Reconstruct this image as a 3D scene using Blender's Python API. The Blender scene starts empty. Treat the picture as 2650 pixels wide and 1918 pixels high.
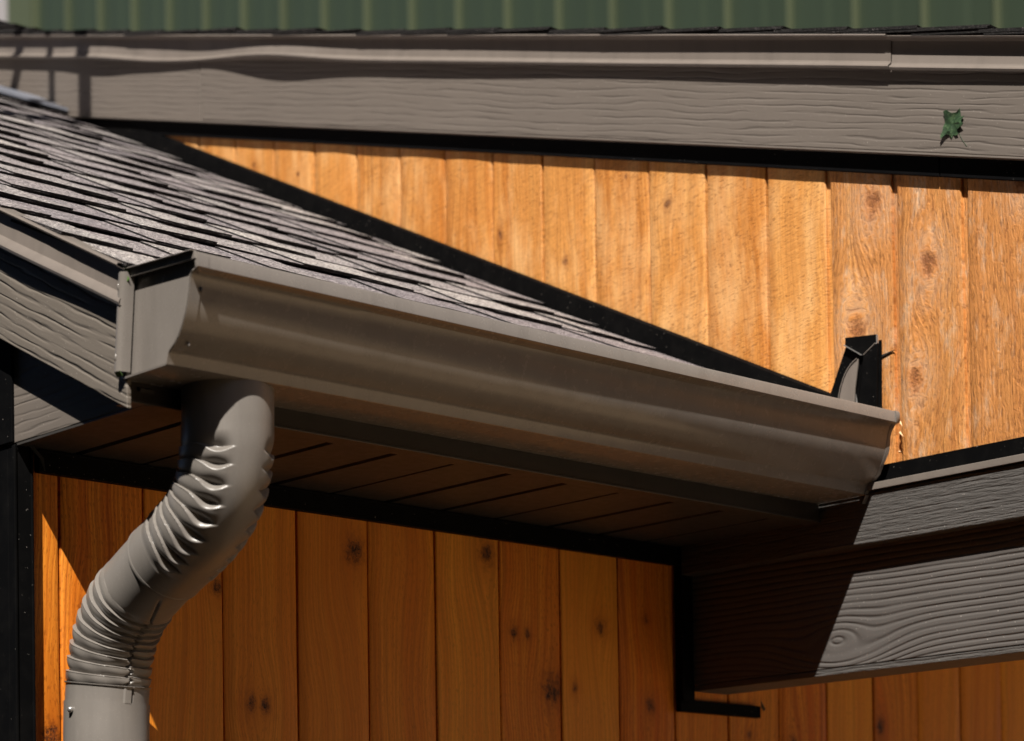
import bpy, math, random
from mathutils import Vector, Matrix
random.seed(11)
sc = bpy.context.scene
COL = sc.collection

# ------------------------------------------------------------------ camera
CX, CY, CZ = -3.11789767, -2.8355214, 1.6
R_ = Vector((0.73098608, -0.68223778, -0.01452463))
U_ = Vector((-0.00541422, -0.02708265, 0.99961854))
F_ = Vector((0.68237089, 0.7306286, 0.02349083))
cd = bpy.data.cameras.new('camera'); cam = bpy.data.objects.new('camera', cd); COL.objects.link(cam)
M = Matrix((R_, U_, -F_)).transposed().to_4x4(); M.translation = Vector((CX, CY, CZ)); cam.matrix_world = M
cd.sensor_width = 36.0; cd.lens = 82.807; cd.shift_y = 0.5094; cd.shift_x = 0.0
cd.clip_start = 0.05; cd.clip_end = 600
cd.dof.use_dof = True; cd.dof.focus_distance = 3.45; cd.dof.aperture_fstop = 5.0
sc.camera = cam
sc.render.resolution_x = 1024; sc.render.resolution_y = 741

# ------------------------------------------------------------------ light
SUN = Vector((-0.65, -0.535, 1.0)).normalized()          # towards the sun
w = bpy.data.worlds.new('World'); sc.world = w; w.use_nodes = True
nt = w.node_tree; nt.nodes.clear()
sky = nt.nodes.new('ShaderNodeTexSky'); sky.sky_type = 'NISHITA'; sky.sun_disc = False
sky.air_density = 0.45; sky.dust_density = 2.5; sky.ozone_density = 0.0; sky.altitude = 1200; sky.sun_elevation = math.asin(SUN.z); sky.sun_rotation = math.atan2(SUN.x, SUN.y)
bg = nt.nodes.new('ShaderNodeBackground'); bg.inputs['Strength'].default_value = 0.05
wo = nt.nodes.new('ShaderNodeOutputWorld')
nt.links.new(sky.outputs[0], bg.inputs[0]); nt.links.new(bg.outputs[0], wo.inputs[0])
sl = bpy.data.lights.new('sun', 'SUN'); so = bpy.data.objects.new('sun', sl); COL.objects.link(so)
sl.energy = 5.0; sl.angle = math.radians(0.53); sl.color = (1.0, 0.94, 0.86)
so.rotation_euler = SUN.to_track_quat('Z', 'Y').to_euler()
sc.view_settings.view_transform = 'Standard'; sc.view_settings.look = 'None'
sc.view_settings.exposure = 0.68; sc.view_settings.gamma = 1.0
sc.view_settings.use_curve_mapping = False

# ------------------------------------------------------------------ mesh helpers
class MB:
    def __init__(s): s.v = []; s.f = []; s.m = []; s.tone = []
    def add(s, vs, fs, m=0, tone=0.5):
        b = len(s.v); s.v += [tuple(v) for v in vs]
        for f in fs:
            s.f.append([b + i for i in f]); s.m.append(m if isinstance(m, int) else m[len(s.m) % 1]); s.tone.append(tone)
    def box(s, x0, x1, y0, y1, z0, z1, m=0):
        vs = [(x0,y0,z0),(x1,y0,z0),(x1,y1,z0),(x0,y1,z0),(x0,y0,z1),(x1,y0,z1),(x1,y1,z1),(x0,y1,z1)]
        s.add(vs, [(0,3,2,1),(4,5,6,7),(0,1,5,4),(1,2,6,5),(2,3,7,6),(3,0,4,7)], m)
    def prism(s, pts, d, m=0):               # polygon pts (3D) extruded by vector d
        n = len(pts); d = Vector(d); P = [Vector(p) for p in pts]
        nrm = sum(((P[i].cross(P[(i+1) % n])) for i in range(n)), Vector())
        if nrm.dot(d) > 0: P.reverse()
        vs = P + [p + d for p in P]
        s.add(vs, [tuple(range(n)), tuple(range(2*n-1, n-1, -1))] + [((i+1) % n, i, n+i, n+(i+1) % n) for i in range(n)], m)
    def grid(s, rows, closed=False, m=0, tone=0.5, flip=False):   # rows: list of lists of points
        nr, nc = len(rows), len(rows[0]); vs = [p for r in rows for p in r]; fs = []
        for i in range(nr-1):
            for j in range(nc if closed else nc-1):
                a, b, c, d = i*nc+j, i*nc+(j+1) % nc, (i+1)*nc+(j+1) % nc, (i+1)*nc+j
                fs.append((a, d, c, b) if flip else (a, b, c, d))
        s.add(vs, fs, m, tone)
    def build(s, name, mats, parent=None, smooth=None, bevel=0, solid=0, origin=None):
        o0 = Vector(origin) if origin is not None else (Vector(parent.location) if parent is not None and parent.parent is None else (Vector(parent['_w']) if parent is not None else Vector()))
        me = bpy.data.meshes.new(name)
        me.from_pydata([tuple(Vector(v) - o0) for v in s.v], [], s.f)
        if not isinstance(mats, (list, tuple)): mats = [mats]
        for m in mats: me.materials.append(m)
        me.polygons.foreach_set('material_index', s.m)
        a = me.attributes.new('tone', 'FLOAT', 'FACE'); a.data.foreach_set('value', s.tone)
        if smooth is not None:
            me.polygons.foreach_set('use_smooth', [True]*len(s.f)); me.set_sharp_from_angle(angle=math.radians(smooth))
        if solid:
            cnt = {}
            for p_ in me.polygons:
                for ek in p_.edge_keys: cnt[ek] = cnt.get(ek, 0) + 1
            at_ = me.attributes.get('sharp_edge') or me.attributes.new('sharp_edge', 'BOOLEAN', 'EDGE')
            for i_, e_ in enumerate(me.edges):
                if cnt.get(e_.key, 0) < 2: at_.data[i_].value = True
        me.update()
        o = bpy.data.objects.new(name, me); COL.objects.link(o)
        if parent is not None:
            o.parent = parent
        else:
            o.location = o0
        if bevel:
            b = o.modifiers.new('bevel', 'BEVEL'); b.width = bevel; b.segments = 2; b.limit_method = 'ANGLE'; b.angle_limit = math.radians(40)
        if solid:
            b = o.modifiers.new('solid', 'SOLIDIFY'); b.thickness = solid; b.offset = -1
        return o

def thing(name, loc, label, cat, group=None):
    o = bpy.data.objects.new(name, None); COL.objects.link(o); o.location = loc
    o.empty_display_size = 0.1
    o['label'] = label; o['category'] = cat
    if group: o['group'] = group
    return o
def struct(o, kind='structure'): o['kind'] = kind; return o
def sub(mb, name, mats, parent, root, **k):              # sub-part: parent is a part (its matrix is identity under the root)
    return mb.build(name, mats, parent, origin=root.location, **k)

# ------------------------------------------------------------------ node helpers
class N:
    def __init__(s, name):
        s.mat = bpy.data.materials.new(name); s.mat.use_nodes = True; s.t = s.mat.node_tree; s.t.nodes.clear()
        s.out = s.t.nodes.new('ShaderNodeOutputMaterial'); s.b = s.t.nodes.new('ShaderNodeBsdfPrincipled')
        s.t.links.new(s.b.outputs[0], s.out.inputs[0])
    def n(s, t, **k):
        x = s.t.nodes.new(t)
        for a, b in k.items(): setattr(x, a, b)
        return x
    def set(s, sock, v):
        if v is None: return
        if hasattr(v, 'is_output'): s.t.links.new(v, sock)
        else: sock.default_value = v
    def math(s, op, a, b=None, c=None, clamp=False):
        x = s.n('ShaderNodeMath', operation=op, use_clamp=clamp)
        s.set(x.inputs[0], a)
        if b is not None: s.set(x.inputs[1], b)
        if c is not None: s.set(x.inputs[2], c)
        return x.outputs[0]
    def xyz(s, a, b, c):
        x = s.n('ShaderNodeCombineXYZ'); s.set(x.inputs[0], a); s.set(x.inputs[1], b); s.set(x.inputs[2], c); return x.outputs[0]
    def noise(s, vec, scale=1.0, detail=2.0, rough=0.5, dist=0.0):
        x = s.n('ShaderNodeTexNoise'); s.set(x.inputs['Vector'], vec); s.set(x.inputs['Scale'], scale)
        x.inputs['Detail'].default_value = detail; x.inputs['Roughness'].default_value = rough; x.inputs['Distortion'].default_value = dist
        return x.outputs['Fac']
    def ramp(s, fac, pts, interp='LINEAR'):
        x = s.n('ShaderNodeValToRGB'); x.color_ramp.interpolation = interp; e = x.color_ramp.elements
        while len(e) < len(pts): e.new(0.5)
        for i, (p, c) in enumerate(pts):
            e[i].position = p; e[i].color = (c, c, c, 1) if not isinstance(c, (tuple, list)) else (*c, 1)
        s.set(x.inputs[0], fac); return x.outputs[0]
    def mix(s, f, a, b, mode='MIX'):
        x = s.n('ShaderNodeMix', data_type='RGBA', blend_type=mode)
        s.set(x.inputs[0], f); s.set(x.inputs[6], (*a, 1) if isinstance(a, tuple) else a); s.set(x.inputs[7], (*b, 1) if isinstance(b, tuple) else b)
        return x.outputs[2]
    def bump(s, h, strength=0.5, dist=0.002, nrm=None):
        x = s.n('ShaderNodeBump'); s.set(x.inputs['Height'], h); s.set(x.inputs['Strength'], strength); x.inputs['Distance'].default_value = dist
        if nrm is not None: s.set(x.inputs['Normal'], nrm)
        return x.outputs[0]
    def pos(s):
        g = s.n('ShaderNodeNewGeometry'); x = s.n('ShaderNodeSeparateXYZ'); s.t.links.new(g.outputs['Position'], x.inputs[0])
        return x.outputs, g.outputs['Position']
    def attr(s, name):
        x = s.n('ShaderNodeAttribute', attribute_type='OBJECT', attribute_name=name); return x
    def fin(s, color=None, rough=None, normal=None, spec=None, metal=None):
        if color is not None: s.set(s.b.inputs['Base Color'], (*color, 1) if isinstance(color, tuple) else color)
        if rough is not None: s.set(s.b.inputs['Roughness'], rough)
        if normal is not None: s.set(s.b.inputs['Normal'], normal)
        if spec is not None: s.set(s.b.inputs['Specular IOR Level'], spec)
        if metal is not None: s.set(s.b.inputs['Metallic'], metal)
        return s.mat

BROWN = (0.185, 0.165, 0.147)
def mat_metal(name, col, rough=0.36, spec=0.5, dust=0.5, coat=0.0):
    m = N(name); _, p = m.pos()
    n1 = m.noise(p, 9, 4, .6); n2 = m.noise(p, 900, 1, .5); n3 = m.noise(p, 60, 5, .65)
    c = m.mix(m.math('MULTIPLY', m.ramp(n1, [(.35, 0), (.75, 1)]), .35*dust), col, tuple(min(1, a*1.35+.01) for a in col))
    c = m.mix(m.math('MULTIPLY', m.ramp(n2, [(.70, 0), (.76, 1)]), dust), c, tuple(min(1, a*2+.05) for a in col))
    (sx, sy, sz), _q = m.pos()
    stx = m.noise(m.xyz(m.math('MULTIPLY', sx, 26), m.math('MULTIPLY', sy, 26), m.math('MULTIPLY', sz, 3)), 1, 4, .65)
    c = m.mix(m.math('MULTIPLY', m.ramp(stx, [(.46, 0), (.70, 1)]), .30), c, tuple(a*.62 for a in col))
    r = m.math('ADD', m.math('MULTIPLY', m.math('SUBTRACT', n3, .5), .26), rough)
    b = m.bump(m.noise(p, 7, 2, .5), .12, .02); b = m.bump(n2, .05, .0004, b)
    return m.fin(c, r, b, spec)
def mat_black(name, col=(0.003, 0.003, 0.0032), rough=.62):
    m = N(name); _, p = m.pos()
    n2 = m.noise(p, 260, 2, .5); n3 = m.noise(p, 30, 4, .6)
    sp = m.ramp(n2, [(.735, 0), (.76, 1)])
    c = m.mix(m.math('MULTIPLY', sp, .8), col, (.20, .18, .16))
    c = m.mix(m.math('MULTIPLY', m.ramp(n3, [(.45, 0), (.8, 1)]), .25), c, (.014, .013, .012))
    return m.fin(c, m.math('ADD', m.math('MULTIPLY', n3, .25), rough-.1), m.bump(n2, .15, .0005), .03)

def mat_board(name, axis, period=.012, amp=1.0, knot=None, col=(0.20, 0.165, 0.140), fine=False):
    """embossed wood-grain fibre board: the relief runs along axis ('y')"""
    m = N(name); (x, y, z), p = m.pos()
    h = y if axis == 'y' else x
    zz = z
    if knot:
        kh, kz, kr = knot
        dh = m.math('SUBTRACT', h, kh); dz = m.math('SUBTRACT', z, kz)
        d2 = m.math('ADD', m.math('MULTIPLY', m.math('MULTIPLY', dh, dh), .22), m.math('MULTIPLY', dz, dz))
        f = m.math('EXPONENT', m.math('MULTIPLY', d2, -1/(kr*kr)))
        d = m.math('SQRT', d2)
        # far from the knot the lines run along z; near it they close into rings
        zz = m.math('ADD', m.math('MULTIPLY', z, m.math('SUBTRACT', 1, f)), m.math('MULTIPLY', m.math('ADD', d, kz), f))
    # slope of the rake is followed through a shear set per object
    sh = m.attr('shear').outputs['Fac']
    zz = m.math('SUBTRACT', zz, m.math('MULTIPLY', h, sh))
    warp = m.noise(m.xyz(m.math('MULTIPLY', h, 5), m.math('MULTIPLY', zz, 26), m.attr('seed').outputs['Fac']), 1, 3, .55)
    warp2 = m.noise(m.xyz(m.math('MULTIPLY', h, 1.1), m.math('MULTIPLY', zz, 3), m.attr('seed').outputs['Fac']), 1, 2, .5)
    ph = m.math('ADD', m.math('MULTIPLY', zz, 2*math.pi/period), m.math('MULTIPLY', m.math('SUBTRACT', warp, .5), 12.0 if not knot else 5.5))
    ph = m.math('ADD', ph, m.math('MULTIPLY', m.math('SUBTRACT', warp2, .5), 16.0 if not knot else 9.0))
    s_ = m.math('SINE', ph)
    line = m.math('POWER', m.math('ADD', m.math('MULTIPLY', s_, .5), .5), 5.0 if not knot else 2.5)
    msk = m.ramp(m.noise(m.xyz(m.math('MULTIPLY', h, 9), m.math('MULTIPLY', zz, 60), 3.0), 1, 2, .5), [(.36, 0 if not knot else .55), (.6, 1)])
    hh = m.math('MULTIPLY', line, msk)
    fib = m.noise(m.xyz(m.math('MULTIPLY', h, 35 if not fine else 26), m.math('MULTIPLY', zz, 420 if not fine else 260), 1.0), 1, 3, .6)
    if fine:
        hh = m.math('ADD', m.math('MULTIPLY', hh, .5), m.math('MULTIPLY', fib, 1.6))
    hgt = m.math('SUBTRACT', m.math('MULTIPLY', fib, .12), m.math('MULTIPLY', hh, 1.0))
    gr = m.noise(p, 700, 2, .6)
    hgt = m.math('ADD', hgt, m.math('MULTIPLY', gr, .08))
    b = m.bump(hgt, amp, .0022)
    c = m.mix(m.math('MULTIPLY', hh, .30), col, tuple(a*.45 for a in col))
    st = m.ramp(m.noise(p, 6, 4, .6), [(.3, 0), (.75, 1)])
    c = m.mix(m.math('MULTIPLY', st, .35), c, tuple(a*1.25 for a in col))
    sp = m.ramp(m.noise(p, 380, 1, .5), [(.745, 0), (.77, 1)])
    c = m.mix(m.math('MULTIPLY', sp, .6), c, (.5, .45, .4))
    return m.fin(c, .55, b, .4)

def mat_wood(name, axis, rough_sawn=0.0, cols=None, brushed=0.0, relief=0.4, knotcol=(.10, .03, .008)):
    m = N(name); (x, y, z), p = m.pos()
    h = x if axis == 'x' else y
    seed = m.attr('seed').outputs['Fac']
    hp = h; core = None; halo = None
    for kn in ('knot_a', 'knot_b', 'knot_c'):
        a = m.attr(kn); sp = m.n('ShaderNodeSeparateXYZ'); m.t.links.new(a.outputs['Vector'], sp.inputs[0])
        kh, kz, kr = sp.outputs
        kr = m.math('MAXIMUM', kr, .0001)
        dh = m.math('SUBTRACT', h, kh); dz = m.math('MULTIPLY', m.math('SUBTRACT', z, kz), .38)
        d = m.math('SQRT', m.math('ADD', m.math('MULTIPLY', dh, dh), m.math('MULTIPLY', dz, dz)))
        q = m.math('DIVIDE', d, m.math('MULTIPLY', kr, 2.3))
        f = m.math('EXPONENT', m.math('MULTIPLY', m.math('MULTIPLY', q, q), -1))
        hp = m.math('SUBTRACT', hp, m.math('MULTIPLY', m.math('MULTIPLY', dh, f), .86))
        dz2 = m.math('MULTIPLY', m.math('SUBTRACT', z, kz), .75)
        wob = m.math('MULTIPLY', m.math('SUBTRACT', m.noise(m.xyz(m.math('MULTIPLY', h, 75), m.math('MULTIPLY', z, 60), seed), 1, 4, .7), .5), 2.0)
        d2 = m.math('ADD', m.math('DIVIDE', m.math('SQRT', m.math('ADD', m.math('MULTIPLY', dh, dh), m.math('MULTIPLY', dz2, dz2))), kr), wob)
        c1 = m.math('SUBTRACT', 1.0, m.math('MULTIPLY', m.math('SUBTRACT', d2, .05), .80), clamp=True)
        c2 = m.math('SUBTRACT', 1.0, m.math('MULTIPLY', d2, .28), clamp=True)
        core = c1 if core is None else m.math('MAXIMUM', core, c1)
        halo = c2 if halo is None else m.math('MAXIMUM', halo, c2)
    drift = m.noise(m.xyz(m.math('MULTIPLY', h, 4), m.math('MULTIPLY', z, 2.2), seed), 1, 2, .5)
    g = m.math('ADD', hp, m.math('MULTIPLY', m.math('SUBTRACT', drift, .5), .075))
    band = m.noise(m.xyz(m.math('MULTIPLY', g, 42), m.math('MULTIPLY', z, .9), seed), 1, 3, .6)
    ring = m.math('ADD', m.math('MULTIPLY', m.math('SINE', m.math('ADD', m.math('MULTIPLY', g, 760), m.math('MULTIPLY', band, 22))), .5), .5)
    fib = m.noise(m.xyz(m.math('MULTIPLY', g, 480), m.math('MULTIPLY', z, 16), seed), 1, 3, .65)
    fleck = m.ramp(m.noise(m.xyz(m.math('MULTIPLY', g, 750), m.math('MULTIPLY', z, 95), seed), 1, 1, .5), [(.57, 0), (.66, 1)])
    lo, mid, hi = cols
    c = m.mix(m.ramp(band, [(.28, 0), (.72, 1)]), lo, hi)
    c = m.mix(.2, c, mid)
    strk = m.ramp(m.noise(m.xyz(m.math('MULTIPLY', g, 130), m.math('MULTIPLY', z, 1.6), m.math('ADD', seed, 11)), 1, 4, .7), [(.50, 0), (.66, 1)])
    c = m.mix(m.math('MULTIPLY', strk, .6), c, tuple(a*.45 for a in lo))
    c = m.mix(m.math('MULTIPLY', m.math('POWER', ring, 2.0), .42), c, tuple(a*.55 for a in lo))
    c = m.mix(m.math('MULTIPLY', m.math('SUBTRACT', fib, .3, clamp=True), .85), c, tuple(a*.5 for a in lo))
    c = m.mix(m.math('MULTIPLY', fleck, .45), c, tuple(a*.22 for a in lo))
    hgt = m.math('ADD', m.math('MULTIPLY', ring, -.25), m.math('MULTIPLY', fib, -.7))
    # per-plank tone
    oi = m.n('ShaderNodeObjectInfo').outputs['Random']
    c = m.mix(m.math('MULTIPLY', oi, .45), c, tuple(min(1, a*1.08) for a in hi))
    c = m.mix(m.math('MULTIPLY', m.math('FRACT', m.math('MULTIPLY', oi, 7.31)), .38), c, tuple(a*.85 for a in lo))
    if rough_sawn > 0:
        saw = m.noise(m.xyz(m.math('MULTIPLY', h, 20), m.math('ADD', m.math('MULTIPLY', z, 330), m.math('MULTIPLY', h, 60)), seed), 1, 3, .65)
        blot = m.noise(m.xyz(m.math('MULTIPLY', h, 16), m.math('MULTIPLY', z, 5), m.math('ADD', seed, 4)), 1, 4, .62)
        pits = m.ramp(m.noise(m.xyz(m.math('MULTIPLY', h, 110), m.math('ADD', m.math('MULTIPLY', z, 330), m.math('MULTIPLY', h, 60)), seed), 1, 2, .6), [(.57, 0), (.66, 1)])
        pits = m.math('MULTIPLY', pits, m.ramp(m.noise(m.xyz(m.math('MULTIPLY', h, 20), m.math('MULTIPLY', z, 12), 9.0), 1, 2, .5), [(.35, .35), (.55, 1)]))
        c = m.mix(m.math('MULTIPLY', m.ramp(saw, [(.45, 0), (.8, 1)]), .45*rough_sawn), c, tuple(a*.45 for a in lo))
        c = m.mix(m.math('MULTIPLY', m.ramp(blot, [(.46, 0), (.70, 1)]), .42*rough_sawn), c, (.88, .57, .27))
        c = m.mix(m.math('MULTIPLY', pits, .42*rough_sawn), c, tuple(a*.25 for a in lo))
        hgt = m.math('ADD', m.math('MULTIPLY', hgt, .35), m.math('SUBTRACT', m.math('MULTIPLY', saw, -1.0), pits))
    if brushed > 0:
        fz = m.noise(m.xyz(m.math('MULTIPLY', g, 200), m.math('MULTIPLY', z, 55), m.math('ADD', seed, 2)), 1, 5, .75, .6)
        sh = m.ramp(m.noise(m.xyz(m.math('MULTIPLY', g, 30), m.math('MULTIPLY', z, 9), m.math('ADD', seed, 8)), 1, 4, .65), [(.52, 0), (.70, 1)])
        hl = m.math('MULTIPLY', m.math('SUBTRACT', halo, core, clamp=True), .9)
        sh = m.math('MULTIPLY', m.math('MAXIMUM', sh, hl), m.ramp(fz, [(.38, 0), (.6, 1)]))
        c = m.mix(m.math('MULTIPLY', sh, .75*brushed), c, (.94, .74, .52))
        c = m.mix(m.math('MULTIPLY', m.ramp(fz, [(.50, 0), (.62, 1)]), .62*brushed), c, tuple(a*.35 for a in lo))
        hgt = m.math('ADD', hgt, m.math('MULTIPLY', fz, -2.2))
    hal2 = m.math('MULTIPLY', m.math('MULTIPLY', halo, halo), .55)
    c = m.mix(hal2, c, tuple(a*.55 for a in lo)) if brushed == 0 and rough_sawn == 0 else m.mix(m.math('MULTIPLY', hal2, .6), c, tuple(a*.6 for a in lo))
    crk = m.ramp(m.noise(m.xyz(m.math('MULTIPLY', h, 190), m.math('MULTIPLY', z, 120), m.math('ADD', seed, 5)), 1, 4, .75, .8), [(.44, 0), (.56, 1)])
    kr_ = m.math('ADD', m.math('MULTIPLY', m.math('SINE', m.math('MULTIPLY', core, 26)), .5), .5)
    kn = m.math('MULTIPLY', m.math('POWER', core, .8), m.math('ADD', .12, m.math('MULTIPLY', kr_, .55)), clamp=True)
    c = m.mix(kn, c, tuple(min(1, a*2.2) for a in knotcol))
    kd = m.math('MULTIPLY', m.ramp(core, [(.35, 0), (.85, 1)]), m.math('ADD', .35, m.math('MULTIPLY', crk, .65)), clamp=True)
    c = m.mix(m.math('MULTIPLY', kd, .62) if brushed > 0 else kd, c, knotcol)
    hgt = m.math('SUBTRACT', hgt, m.math('MULTIPLY', kd, 1.6))
    b = m.bump(hgt, relief, .0016)
    return m.fin(c, .5 if brushed == 0 else .6, b, .35)

def mat_shingle():
    m = N('shingle_granules'); _, p = m.pos()
    tone = m.n('ShaderNodeAttribute', attribute_name='tone').outputs['Fac']
    vo = m.n('ShaderNodeTexVoronoi'); m.set(vo.inputs['Vector'], p); vo.inputs['Scale'].default_value = 400
    sp = m.n('ShaderNodeSeparateXYZ'); m.t.links.new(vo.outputs['Color'], sp.inputs[0])
    r = sp.outputs[0]; r2 = sp.outputs[1]
    c = m.ramp(r, [(0, (.03, .027, .03)), (.22, (.10, .09, .095)), (.5, (.27, .25, .25)), (.8, (.45, .42, .40)), (1, (.95, .90, .84))])
    tint = m.ramp(tone, [(0, (.52, .50, .54)), (.35, (.66, .63, .65)), (.7, (.80, .79, .78)), (1, (.98, .96, .93))])
    c = m.mix(1.0, c, tint, 'MULTIPLY')
    c = m.mix(m.math('MULTIPLY', m.ramp(m.noise(p, 14, 4, .6), [(.4, 0), (.8, 1)]), .3), c, (.20, .15, .15))
    b = m.bump(r2, .8, .0012)
    return m.fin(c, .85, b, .25)
def mat_asphalt():
    m = N('shingle_cut_edge'); _, p = m.pos()
    n = m.noise(p, 500, 3, .6)
    c = m.ramp(n, [(.45, (.006, .006, .006)), (.62, (.03, .027, .027)), (.72, (.2, .18, .17))])
    return m.fin(c, .9, m.bump(n, .8, .001), .15)
def mat_green(name, col):
    m = N(name); (x, y, z), p = m.pos()
    n = m.noise(m.xyz(m.math('MULTIPLY', y, 2.2), m.math('MULTIPLY', z, .1), 0.0), 1, 3, .5)
    n2 = m.noise(m.xyz(m.math('MULTIPLY', y, 11), m.math('MULTIPLY', z, .25), 0.0), 1, 2, .5)
    c = m.mix(m.math('MULTIPLY', n, .6), col, tuple(a*1.5 for a in col)); c = m.mix(m.math('MULTIPLY', n2, .4), c, tuple(a*.6 for a in col))
    return m.fin(c, .38, None, .45)
def mat_ground():
    m = N('concrete_paving'); _, p = m.pos()
    n = m.noise(p, 3, 6, .6); n2 = m.noise(p, 90, 4, .6)
    c = m.mix(n, (.085, .065, .042), (.13, .10, .065)); c = m.mix(m.math('MULTIPLY', n2, .4), c, (.05, .04, .028))
    return m.fin(c, .85, m.bump(n2, .3, .003), .3)
def mat_leaf():
    m = N('leaf_green'); _, p = m.pos()
    n = m.noise(p, 160, 4, .6)
    return m.fin(m.ramp(n, [(.35, (.010, .028, .010)), (.55, (.028, .065, .024)), (.72, (.10, .15, .07))]), .55, m.bump(n, .6, .002), .5)

METAL = mat_metal('brown_painted_metal', BROWN, .25, .6, .5)
METALP = mat_metal('downspout_painted_metal', (.19, .172, .154), .37, .5, .6)
METAL2 = mat_metal('brown_trim_metal', (0.172, 0.147, 0.128), .36, .45, .4)
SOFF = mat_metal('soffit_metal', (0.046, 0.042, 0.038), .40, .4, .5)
BLACK = mat_black('black_painted_metal'); BLACK2 = mat_black('black_trim', (0.0045, .0045, .005), .5)
FASC = mat_board('fascia_board_paint', 'y', .0125, .40, col=(0.135, 0.115, 0.099))
RAKE = mat_board('rake_board_paint', 'y', .0145, .75, col=(0.142, 0.122, 0.102))
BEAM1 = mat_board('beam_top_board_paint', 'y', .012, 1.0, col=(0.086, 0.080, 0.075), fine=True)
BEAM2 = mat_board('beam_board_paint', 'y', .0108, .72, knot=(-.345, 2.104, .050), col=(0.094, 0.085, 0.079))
WOOD_LO, WOOD_MD, WOOD_HI = (.50, .17, .028), (.64, .27, .055), (.74, .36, .10)
W_SAW = mat_wood('band_sawn_cedar', 'y', 1.0, 0 or (( .56, .18, .026), (.68, .275, .055), (.82, .42, .125)), 0, .55)
W_BR = mat_wood('rough_cedar', 'y', 0.0, ((.50, .15, .025), (.68, .26, .055), (.82, .39, .115)), 1.0, 1.0, (.24, .085, .03))
W_SM = mat_wood('smooth_stained_cedar', 'x', 0.0, ((.60, .115, .003), (.90, .27, .012), (1.0, .44, .05)), 0, .35, (.035, .010, .003))
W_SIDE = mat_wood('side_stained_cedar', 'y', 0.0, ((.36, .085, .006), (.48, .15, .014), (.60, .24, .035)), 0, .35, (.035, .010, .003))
SHIN = mat_shingle(); EDGE = mat_asphalt()
GREEN = mat_green('green_metal_panel', (.032, .046, .028)); GREEN2 = mat_green('green_metal_seam', (.070, .084, .046))
m_ = N('white_trim'); WHITE = m_.fin((.34, .32, .32), .5)
m_ = N('roof_decking'); DECK = m_.fin((.10, .07, .045), .8)
m_ = N('dark_interior'); DARK = m_.fin((.02, .018, .016), .8)
m_ = N('bright_screw_steel'); STEEL = m_.fin((.55, .54, .52), .3, None, .5, .8)
m_ = N('green_tape_plastic'); TAPE = m_.fin((.07, .15, .03), .4)
m_ = N('pale_splinter_wood'); SPLI = m_.fin((.75, .50, .28), .6)

# ------------------------------------------------------------------ geometry of the place
WD = 0.14                                   # plank module
A0, B0 = -1.32762, 1.36861                  # first joints of the two walls
def zroof(y): return 2.645 + .4895*y        # top of the lower roof
def zup(y): return .295*y                   # slope of the upper rake, added to levels at y=0
SOFZ = 2.303

# ---- ground
g = MB(); g.grid([[(-300, -300, 0), (300, -300, 0)], [(-300, 300, 0), (300, 300, 0)]])
struct(g.build('ground', mat_ground()))

mp = N('warm_bounce_paving'); _, pp = mp.pos(); np_ = mp.noise(pp, 5, 5, .6)
g = MB(); g.box(-2.5, 8.0, -12.0, -2.3, .004, .05)  # unseen pale slab added to bounce warm light onto the lower wall
struct(g.build('bounce_paving', mp.fin(mp.mix(np_, (.44, .31, .18), (.56, .42, .27)), .85, mp.bump(np_, .2, .003), .3)))

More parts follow.
